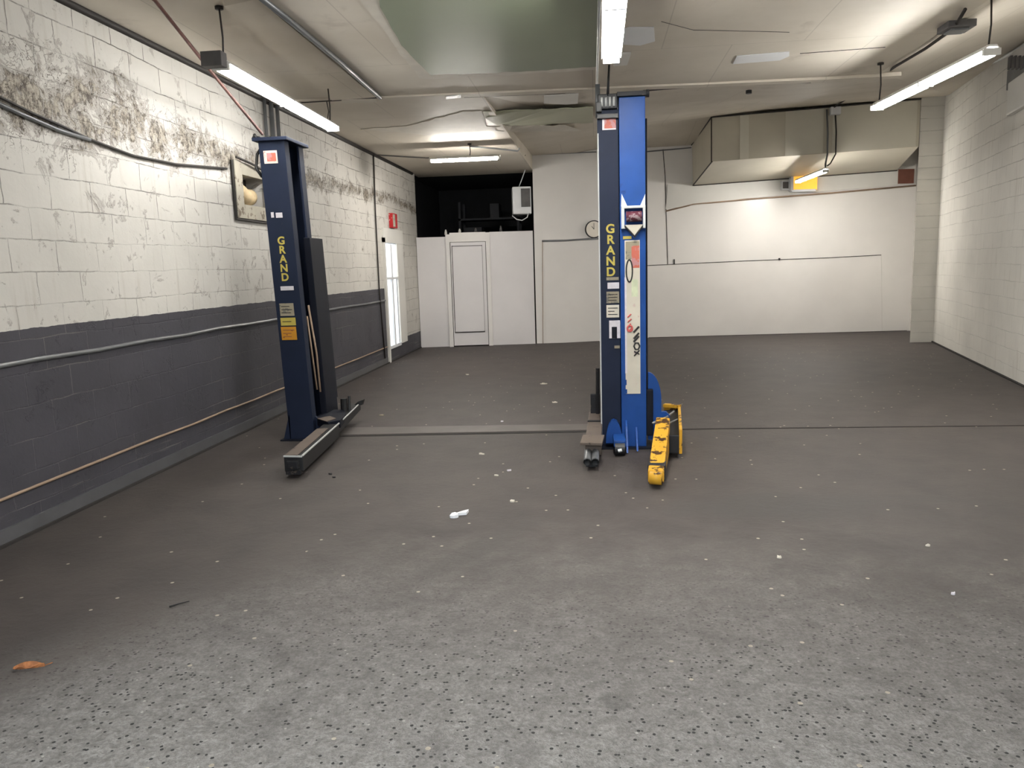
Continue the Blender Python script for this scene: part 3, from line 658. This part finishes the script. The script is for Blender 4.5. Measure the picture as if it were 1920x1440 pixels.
e = MB(); e.box(x1-.03, x1+.035, LY+.30, LY+.62, .10, 1.88, .008).box(x1+.0, x1+.03, LY+.62, LY+.66, .3, 1.88, .004); lean(e, TL); e.build('carriage', 'navyd', r)
e = MB(); e.tube([(x1-.03, LY+.26, 1.25), (x1-.0, LY+.27, .8), (x1+.01, LY+.24, .42)], .010, 8); e.tube([(x1-.03, LY+.2, 1.15), (x1-.005, LY+.2, .45)], .009, 8); lean(e, TL); e.build('hose', 'trimo', r, True)
e = MB(); e.prism([(x0-.06, .012), (x0+.01, .012), (x0+.01, .26)], 1, LY, LY+.03); e.build('gusset', 'navy', r)
e = MB(); e.prism([(x1, .012), (x1+.17, .012), (x1, .22)], 1, LY+.05, LY+.08); e.build('gusset', 'navy', r)
e = MB(); e.box(x0-.08, x1+.12, LY-.04, LY+.55, 0, .014, .003); e.build('base_plate', 'navyd', r)
e = MB(); q = onY(505, 350, LY)
e.tube([(-2.97, LY+.1, 2.70), (-3.02, LY+.08, 2.62), (-3.03, LY+.06, 2.5), (-2.975, LY+.05, 2.42)], .014, 8); e.build('hose_loop', 'blk', r, True)
e = MB(); e.tube([(-3.05, 6.95, 2.77), (-2.99, 6.93, 2.76), (-2.96, 6.9, 2.73)], .02, 8); e.tube([(-3.02, 6.9, 2.79), (-3.01, 6.98, 2.74)], .014, 8); e.build('rod_clamp', 'blk', r, True)
def plate(parent, name, px0, py0, px1, py1, Y, mat, k=0.0, th=.003):
    a = onY(px0, py0, Y); b = onY(px1, py1, Y); mb = MB(); mb.box(a.x, b.x, Y-th, Y, b.z, a.z)
    for v in mb.b.verts: v.co.x -= k*(v.co.z-(a.z+b.z)/2)
    return mb.build(name, mat, parent), a, b
def rules(parent, a, b, Y, mat, n, name='print_line'):
    for i in range(n):
        z = a.z+(b.z-a.z)*(i+1)/(n+1); mb = MB(); l = a.x+(b.x-a.x)*.12; mb.box(l, l+(b.x-a.x)*random.uniform(.5, .76), Y-.0045, Y-.003, z-.003, z+.003); mb.build(name, mat, parent)
PY = LY-.002
pl, a, b = plate(r, 'sticker', 494, 283, 521, 306, PY, 'pinkd', TL); pr_, a, b = plate(pl, 'sticker_print', 500, 287, 518, 302, PY-.003, 'redd', TL, .0015)
plate(r, 'white_sticker', 508, 398, 514, 408, PY, 'whited', TL); plate(r, 'white_sticker', 517, 399, 530, 408, PY, 'whited', TL)
grand(r, -2.757, LY-.002, 1.845, .082, .095, TL, 'gold')
plate(r, 'nameplate', 526, 537, 551, 544, PY, 'whited', TL)
pl, a, b = plate(r, 'warning_label', 524, 569, 552, 592, PY, 'greyd', TL); rules(pl, a, b, PY, 'steel', 3)
pl, a, b = plate(r, 'warning_label', 526, 596, 555, 610, PY, 'gold', TL); rules(pl, a, b, PY, 'inkd', 1)
pl, a, b = plate(r, 'warning_label', 527, 613, 557, 637, PY, 'orange', TL); rules(pl, a, b, PY, 'rust', 3)
# swing arms
arm = MB(); beam(arm, (-2.315, 5.55), (-2.42, 6.72), .145, .12, .12, .05, .06); beam(arm, (-2.43, 6.66), (-2.52, 7.75), .12, .11, .07, .06, .12); arm_o = arm.build('swing_arm', 'blk', r)
e = MB(); beam(e, (-2.335, 5.56), (-2.42, 6.5), .10, .006, .006, .171, .181, .001); e.build('worn_top', 'armtop', arm_o)
e = MB(); beam(e, (-2.247, 5.56), (-2.355, 6.75), .010, .012, .012, .165, .175, .002); beam(e, (-2.385, 6.95), (-2.46, 7.7), .010, .010, .010, .17, .185, .002); beam(e, (-2.39, 5.545), (-2.24, 5.535), .012, .012, .012, .165, .165, .002); e.build('worn_edge', 'pipel', arm_o)
e = MB(); e.box(-2.375, -2.26, 5.53, 5.60, .03, .06).box(-2.36, -2.27, 5.515, 5.56, .075, .14, .01); e.build('inner_tube', 'steel', arm_o)
e = MB(); e.prism([(-2.66, 6.95), (-2.44, 6.70), (-2.36, 6.80), (-2.42, 7.15), (-2.52, 7.35), (-2.66, 7.35)], 2, .13, .20); e.build('arm_bracket', 'navyd', r)
e = MB(); e.prism([(-2.60, 6.86), (-2.46, 6.72), (-2.42, 6.86), (-2.52, 6.98)], 2, .20, .206); e.build('worn_bracket_top', 'armtop', r)
e = MB(); e.tube([(-2.50, 7.35, .16), (-2.50, 7.35, .31)], .035, 12); e.tube([(-2.45, 7.35, .18), (-2.45, 7.37, .33)], .014, 8); e.build('pivot_pin', 'blk', r)
e = MB(); e.prism([(-2.50, .185), (-2.42, .185), (-2.40, .24), (-2.46, .22)], 1, 7.66, 7.72); e.build('arm_tip', 'blk', arm_o)

# ---------------------------------------------------------------- right lift post
RY = 6.55
r = thing('lift_post', 'bright blue and navy vehicle lift post right of centre with a yellow arm', 'lift post', (.22, 6.75, 0))
e = MB(); e.box(.032, .20, RY, RY+.03, .012, 2.78, .004).box(.032, .05, RY+.03, RY+.36, .012, 2.78, .004).box(.032, .20, RY+.36, RY+.39, .012, 2.78, .004); e.build('column', 'navy', r)
e = MB(); e.box(.205, .412, RY-.06, RY+.34, .012, 2.86, .006); e.build('column_cover', 'blue', r)
e = MB(); e.box(.19, .42, RY-.08, RY+.36, 2.865, 2.90, .005); e.tube([(.42, RY-.03, 2.885), (.445, RY-.03, 2.885)], .03, 12); e.build('top_plate', 'steel', r)
e = MB(); e.box(.40, .43, RY+.0, RY+.30, .14, 2.7, .004); e.build('rear_rail', 'navyd', r)
e = MB(); e.tube([(.036, RY-.004, .05), (.036, RY-.004, 2.6)], .006, 6); e.build('edge_bead', 'pipel', r)
e = MB(); e.box(.035, .195, RY-.03, RY+.2, 2.785, 2.90, .01).box(.02, .07, RY-.05, RY+.02, 2.76, 2.84, .01).box(.03, .2, RY-.035, RY+.0, 2.71, 2.745, .004); e.build('valve_block', 'blk', r)
for k in range(4):
    e = MB(); xx = .07+.032*k; e.tube([(xx, RY-.04, 2.80), (xx, RY-.045, 2.87)], .009, 8); e.build('valve_fitting', 'pipel', r, True)
e = MB(); e.tube([(.118, RY-.02, 2.88), (.125, RY-.02, 3.0), (.132, RY-.02, 3.12)], .012, 8, True, .008); e.build('rod', 'blk', r, True)
e = MB(); e.box(.02, .06, RY+.3, RY+.36, 2.78, 3.05, .004); e.build('rear_bracket', 'pipe', r)
PY = RY-.002
pl, a, b = plate(r, 'sticker', 1129, 217, 1155, 243, PY, 'whited'); plate(pl, 'sticker_print', 1133, 222, 1155, 240, PY-.003, 'redd', 0, .0015)
grand(r, .128, PY, 1.835, .088, .10, 0, 'gold')
plate(r, 'nameplate', 1137, 520, 1160, 525, PY, 'greyd'); plate(r, 'nameplate', 1139, 530, 1161, 541, PY, 'whited')
pl, a, b = plate(r, 'warning_label', 1137, 547, 1161, 568, PY, 'greyd'); rules(pl, a, b, PY, 'steel', 3)
pl, a, b = plate(r, 'warning_label', 1137, 572, 1161, 595, PY, 'decal'); rules(pl, a, b, PY, 'steel', 3)
pl, a, b = plate(r, 'torn_label', 1142, 601, 1163, 634, PY, 'whited'); plate(pl, 'torn_hole', 1147, 613, 1157, 634, PY-.003, 'navyd', 0, .001)
plate(r, 'torn_label', 1152, 648, 1162, 653, PY, 'greyd')
# long decal on the blue cover
PY = RY-.062
pl, a, b = plate(r, 'long_decal', 1171, 451, 1201, 738, PY, 'decal')
plate(pl, 'decal_top', 1173, 453, 1199, 486, PY-.003, 'greyd', 0, .001); plate(pl, 'red_patch', 1184, 461, 1199, 502, PY-.004, 'redd', 0, .001)
plate(pl, 'pale_strip', 1171, 520, 1176, 700, PY-.003, 'whited', 0, .001); plate(pl, 'torn_corner', 1171, 712, 1175, 722, PY-.003, 'blue', 0, .001); plate(pl, 'torn_corner', 1171, 730, 1176, 738, PY-.003, 'blue', 0, .001); plate(pl, 'green_tint', 1184, 524, 1196, 556, PY-.003, 'greentint', 0, .001)

e = MB(); q = onY(1180, 508, PY-.005); ring = [(q.x+.025*math.cos(t_)*(1 if True else 0), PY-.005, q.z+.09*math.sin(t_)) for t_ in [i*math.pi/12 for i in range(25)]]
e.tube(ring, .006, 6); e.build('emblem', 'inkd', pl)
for i, dx in enumerate((0, .006, -.004, .004)):
    q = onY(1180+dx*100, 592+i*9, PY-.005); e = MB(); e.tube([(q.x-.014, PY-.005, q.z-.012), (q.x+.014, PY-.005, q.z+.014)], .006, 6); e.build('red_stroke', 'inkr', pl)
e = MB(); q = onY(1181, 616, PY-.005); e.tube([(q.x+.02*math.cos(t_), PY-.005, q.z+.024*math.sin(t_)) for t_ in [i*math.pi/8 for i in range(17)]], .008, 6); e.build('red_stroke', 'inkr', pl)
for y_, sl in ((618, 1), (630, 1), (636, 1)):
    q = onY(1193, y_, PY-.005); e = MB(); e.tube([(q.x-.022, PY-.005, q.z-.022*sl), (q.x+.022, PY-.005, q.z+.026*sl)], .008, 6); e.build('black_stroke', 'inkd', pl)
q = onY(1194, 649, PY-.005); e = MB(); e.tube([(q.x+.024*math.cos(t_), PY-.005, q.z+.03*math.sin(t_)) for t_ in [i*math.pi/3 for i in range(7)]], .007, 6); e.build('black_stroke', 'inkd', pl)
q = onY(1194, 662, PY-.005); e = MB(); e.tube([(q.x-.022, PY-.005, q.z-.024), (q.x+.022, PY-.005, q.z+.024)], .006, 6); e.tube([(q.x+.022, PY-.005, q.z-.01), (q.x-.022, PY-.005, q.z+.014)], .006, 6); e.build('black_stroke', 'inkd', pl)
# control bracket on the blue cover
q0 = onY(1162, 388, PY); q1 = onY(1208, 432, PY)
e = MB(); X0, X1, Z1, Z0 = .215, .408, 2.01, 1.86
e.box(X0, X1, PY-.05, PY, Z1-.02, Z1, .003).box(X0, X0+.025, PY-.05, PY, Z0-.03, Z1-.02, .003).box(X1-.02, X1, PY-.05, PY, Z0-.03, Z1-.02, .003).box(X0, X1, PY-.02, PY, Z0-.03, Z0, .003)
cbk = e.build('control_bracket', 'pipel', r)
e = MB(); e.prism([(X0-.0, Z1), (X0+.05, Z1), (X0+.005, Z1+.10)], 1, PY-.012, PY); e.prism([(X1-.04, Z1), (X1, Z1), (X1, Z1+.09)], 1, PY-.012, PY); e.build('bracket_ear', 'plastic', cbk)
e = MB(); e.tube([(X0+.04, PY-.03, Z0+.065), (X1-.03, PY-.03, Z0+.065)], .042, 14); e.build('control_cylinder', 'maroon', cbk, True)
e = MB(); e.prism([(X0+.03, Z0-.0), (X1-.02, Z0), ((X0+X1)/2+.01, Z0-.085)], 1, PY-.03, PY-.005); e.build('funnel', 'decal', cbk)
e = MB(); e.tube([(X0+.02, PY-.035, Z0), ((X0+X1)/2+.01, PY-.035, Z0-.10), (X1-.01, PY-.035, Z0)], .007, 8); e.build('strap', 'inkd', cbk)
plate(r, 'small_tag', 1168, 443, 1184, 448, PY, 'gold')
# feet and gussets
e = MB(); e.box(.0, .46, RY-.12, RY+.5, 0, .014, .003); e.build('base_plate', 'navyd', r)
e = MB(); e.prism([(RY-.08-.22, .014), (RY-.06, .014), (RY-.06, .24), (RY-.13, .20)], 0, .235, .25); e.build('gusset', 'blue', r)
e = MB(); e.prism([(RY-.08-.16, .014), (RY-.06, .014), (RY-.06, .18)], 0, .32, .335); e.build('gusset', 'blue', r)
e = MB(); e.prism([(.08+.07*math.cos(a_*math.pi/10)+.06, .05+.20*math.sin(a_*math.pi/10)) for a_ in range(11)], 1, RY-.10, RY-.03); e.build('curved_guard', 'blue', r)
e = MB(); e.tube([(.14, RY-.32, .055), (.22, RY-.32, .055)], .055, 20); wl = e.build('roller', 'blk', r)
e = MB(); e.tube([(.165, RY-.378, .05), (.195, RY-.378, .058)], .014, 8); e.build('roller_mark', 'pipel', wl)
e = MB(); e.box(.13, .23, RY-.34, RY-.06, .07, .13, .015); e.build('roller_fork', 'blue', r)
# right carriage fin
fx = []
for a_ in range(0, 10): t_ = a_/9*math.pi/2; fx.append((.43+.11*math.sin(t_)+.0, .40+.24*math.cos(t_)))
fin = [(.43, .06), (.43, .64)]+fx+[(.54, .30), (.58, .30), (.61, .27), (.61, .10), (.60, .06)]
e = MB(); e.prism(fin, 1, RY-.02, RY+.03); e.build('carriage_fin', 'blue', r)
e = MB(); e.box(.415, .47, RY-.05, RY+.0, .10, .50, .01); e.build('carriage', 'navyd', r)
# yellow arm
ya_ = MB(); beam(ya_, (.40, 5.30), (.53, 6.25), .11, .09, .27, .03, .04, .012); ya_o = ya_.build('yellow_arm', 'yellow', r)
e = MB(); beam(e, (.735, 6.98), (.655, 6.10), .025, .25, .20, .03, .04, .01); beam(e, (.60, 6.98), (.74, 7.0), .03, .24, .24, .04, .04, .008); beam(e, (.60, 6.98), (.74, 6.92), .06, .03, .03, .26, .26, .008); e.build('yellow_arm_shell', 'yellow', ya_o)
e = MB(); beam(e, (.665, 6.94), (.585, 6.12), .13, .20, .15, .04, .04, .008); e.build('arm_pocket', 'blk', ya_o)
e = MB(); beam(e, (.41, 5.38), (.425, 5.47), .124, .112, .12, .028, .03, .006); e.build('black_stripe', 'blk', ya_o)
e = MB(); e.tube([(.36, 5.30, .07), (.44, 5.28, .07)], .045, 14); e.build('arm_nose', 'yellow', ya_o, True)
e = MB(); e.tube([(.44, 6.12, .29), (.50, 6.3, .27), (.58, 6.5, .26), (.66, 6.7, .27)], .010, 6); e.tube([(.46, 6.1, .25), (.56, 6.3, .24), (.67, 6.5, .24)], .008, 6); e.build('cable', 'pipe', ya_o, True)
# grey arm on the left of the right post
e = MB(); beam(e, (-.035, 5.95), (-.01, 7.1), .125, .13, .13, .07, .07); ga = e.build('grey_arm', 'armtop', r)
e = MB(); beam(e, (-.05, 5.86), (-.03, 6.02), .17, .02, .02, .17, .20, .003); e.build('arm_plate', 'armtop', ga)
e = MB(); beam(e, (-.02, 6.62), (-.018, 6.66), .13, .01, .01, .20, .20, .001); e.build('arm_rib', 'steel', ga)
for dx in (-.03, .03):
    e = MB(); e.tube([(-.05+dx, 5.72, .075), (-.045+dx, 6.0, .10)], .029, 14, False); e.tube([(-.05+dx, 5.72, .075), (-.045+dx, 6.0, .10)], .022, 14, False); e.build('tube_end', 'pipe', ga, True)
e = MB(); e.box(-.09, .0, 5.78, 5.9, .02, .05, .004); e.build('arm_shoe', 'steel', ga)
e = MB(); e.tube([(.005, 7.0, .2), (.01, 7.0, .62)], .018, 8); e.box(-.06, .03, 7.02, 7.05, .18, .38, .01); e.build('arm_guard', 'steel', r)

# ---------------------------------------------------------------- litter on the floor
def scrap(px, py, size, mat, name, label, cat, squash=.5, h=.004, n=9, group=None):
    c = onZ(px, py); mb = MB(); pts = []
    for i in range(n):
        a_ = 2*math.pi*i/n; q = size*random.uniform(.6, 1.1); pts.append((c.x+q*math.cos(a_), c.y+q*squash*math.sin(a_)))
    mb.prism(pts, 2, .0, h)
    for v in mb.b.verts:
        if v.co.z > h/2: v.co.z += random.uniform(0, h*1.5)
    return tag(mb.build(name, mat), label, cat, group)
scrap(850, 970, .035, 'plastic', 'paper_scrap', 'crumpled white paper scrap on the floor in front of the posts, near photo centre', 'scrap', .7, .012)
c = onZ(866, 966); mb = MB(); mb.prism([(c.x-.04, c.y-.02), (c.x+.03, c.y+.0), (c.x+.035, c.y+.06), (c.x+.01, c.y+.04)], 2, .002, .02); struct_o = tag(mb.build('paper_scrap', 'plastic'), 'white folded paper sliver touching the crumpled scrap', 'scrap')
for px, py, sz, mat, lab in ((904, 852, .025, 'decal', 'cream chip on the floor in front of the joint strip'), (954, 883, .02, 'whited', 'whitish round chip, upper of two near the photo centre'),
        (931, 892, .018, 'decal', 'small cream chip, lower left of the two round chips'), (876, 703, .03, 'decal', 'pale crumb on the far floor toward the partition door'),
        (1020, 720, .05, 'decal', 'thin pale sliver on the far floor left of the blue post'), (1040, 755, .03, 'decal', 'pale flake on the far floor just left of the blue post'),
        (941, 791, .015, 'whited', 'tiny white bead on the floor joint strip'), (715, 779, .03, 'greyd', 'faint grey flake on the floor right of the left post'),
        (961, 941, .02, 'decal', 'pale tan fleck on the floor right of the crumpled scrap'), (1461, 1046, .014, 'decal', 'lone cream pebble on the right foreground floor'),
        (1740, 1024, .012, 'decal', 'tiny cream pebble far right on the floor'), (1787, 1115, .010, 'whited', 'tiny white pebble at the right of the foreground floor'),
        (620, 890, .016, 'blk', 'small black crumb on the floor in front of the left arm'), (626, 896, .014, 'blk', 'second small black crumb just right of the first')):
    scrap(px, py, sz, mat, 'floor_chip', lab, 'chip', .6, .006)
q = onZ(622, 812, 0); mb = MB(); mb.box(q.x-.05, q.x+.05, q.y-.02, q.y+.03, .0, .012, .004); tag(mb.build('metal_shim', 'pipel'), 'bright metal shim on the floor under the left arm', 'shim')
r = thing('dry_leaf', 'dry orange brown leaf curled on the floor at lower left', 'leaf', onZ(48, 1256))
c = onZ(48, 1256); mb = MB(); n = 9
top = []; bot = []
for i in range(n):
    t_ = i/(n-1); wd_ = .010*math.sin(math.pi*min(1, t_*1.05+.02))**.7+random.uniform(0, .005); x_ = c.x-.052+.115*t_; y_ = c.y-.004+.03*t_*t_
    top.append(mb.b.verts.new((x_, y_+wd_, .010+.02*abs(math.sin(3*t_))))); bot.append(mb.b.verts.new((x_+.004, y_-wd_, .008+random.uniform(0, .014))))
md = [mb.b.verts.new(((a_.co.x+b_.co.x)/2, (a_.co.y+b_.co.y)/2, .003)) for a_, b_ in zip(top, bot)]
for i in range(n-1): mb.b.faces.new((top[i], top[i+1], md[i+1], md[i])); mb.b.faces.new((md[i], md[i+1], bot[i+1], bot[i]))
o = mb.build('blade', 'leaf', r); sm = o.modifiers.new('s', 'SOLIDIFY'); sm.thickness = .002
mb = MB(); mb.tube([(c.x+.06, c.y+.026, .006), (c.x+.085, c.y+.045, .010)], .002, 6); mb.build('stalk', 'leaf', r)
q = onZ(335, 1135); mb = MB(); mb.tube([(q.x-.03, q.y-.03, .006), (q.x, q.y, .008), (q.x+.035, q.y+.035, .006)], .005, 6, True, .002); tag(mb.build('twig', 'blk'), 'small black twig on the left foreground floor', 'twig')
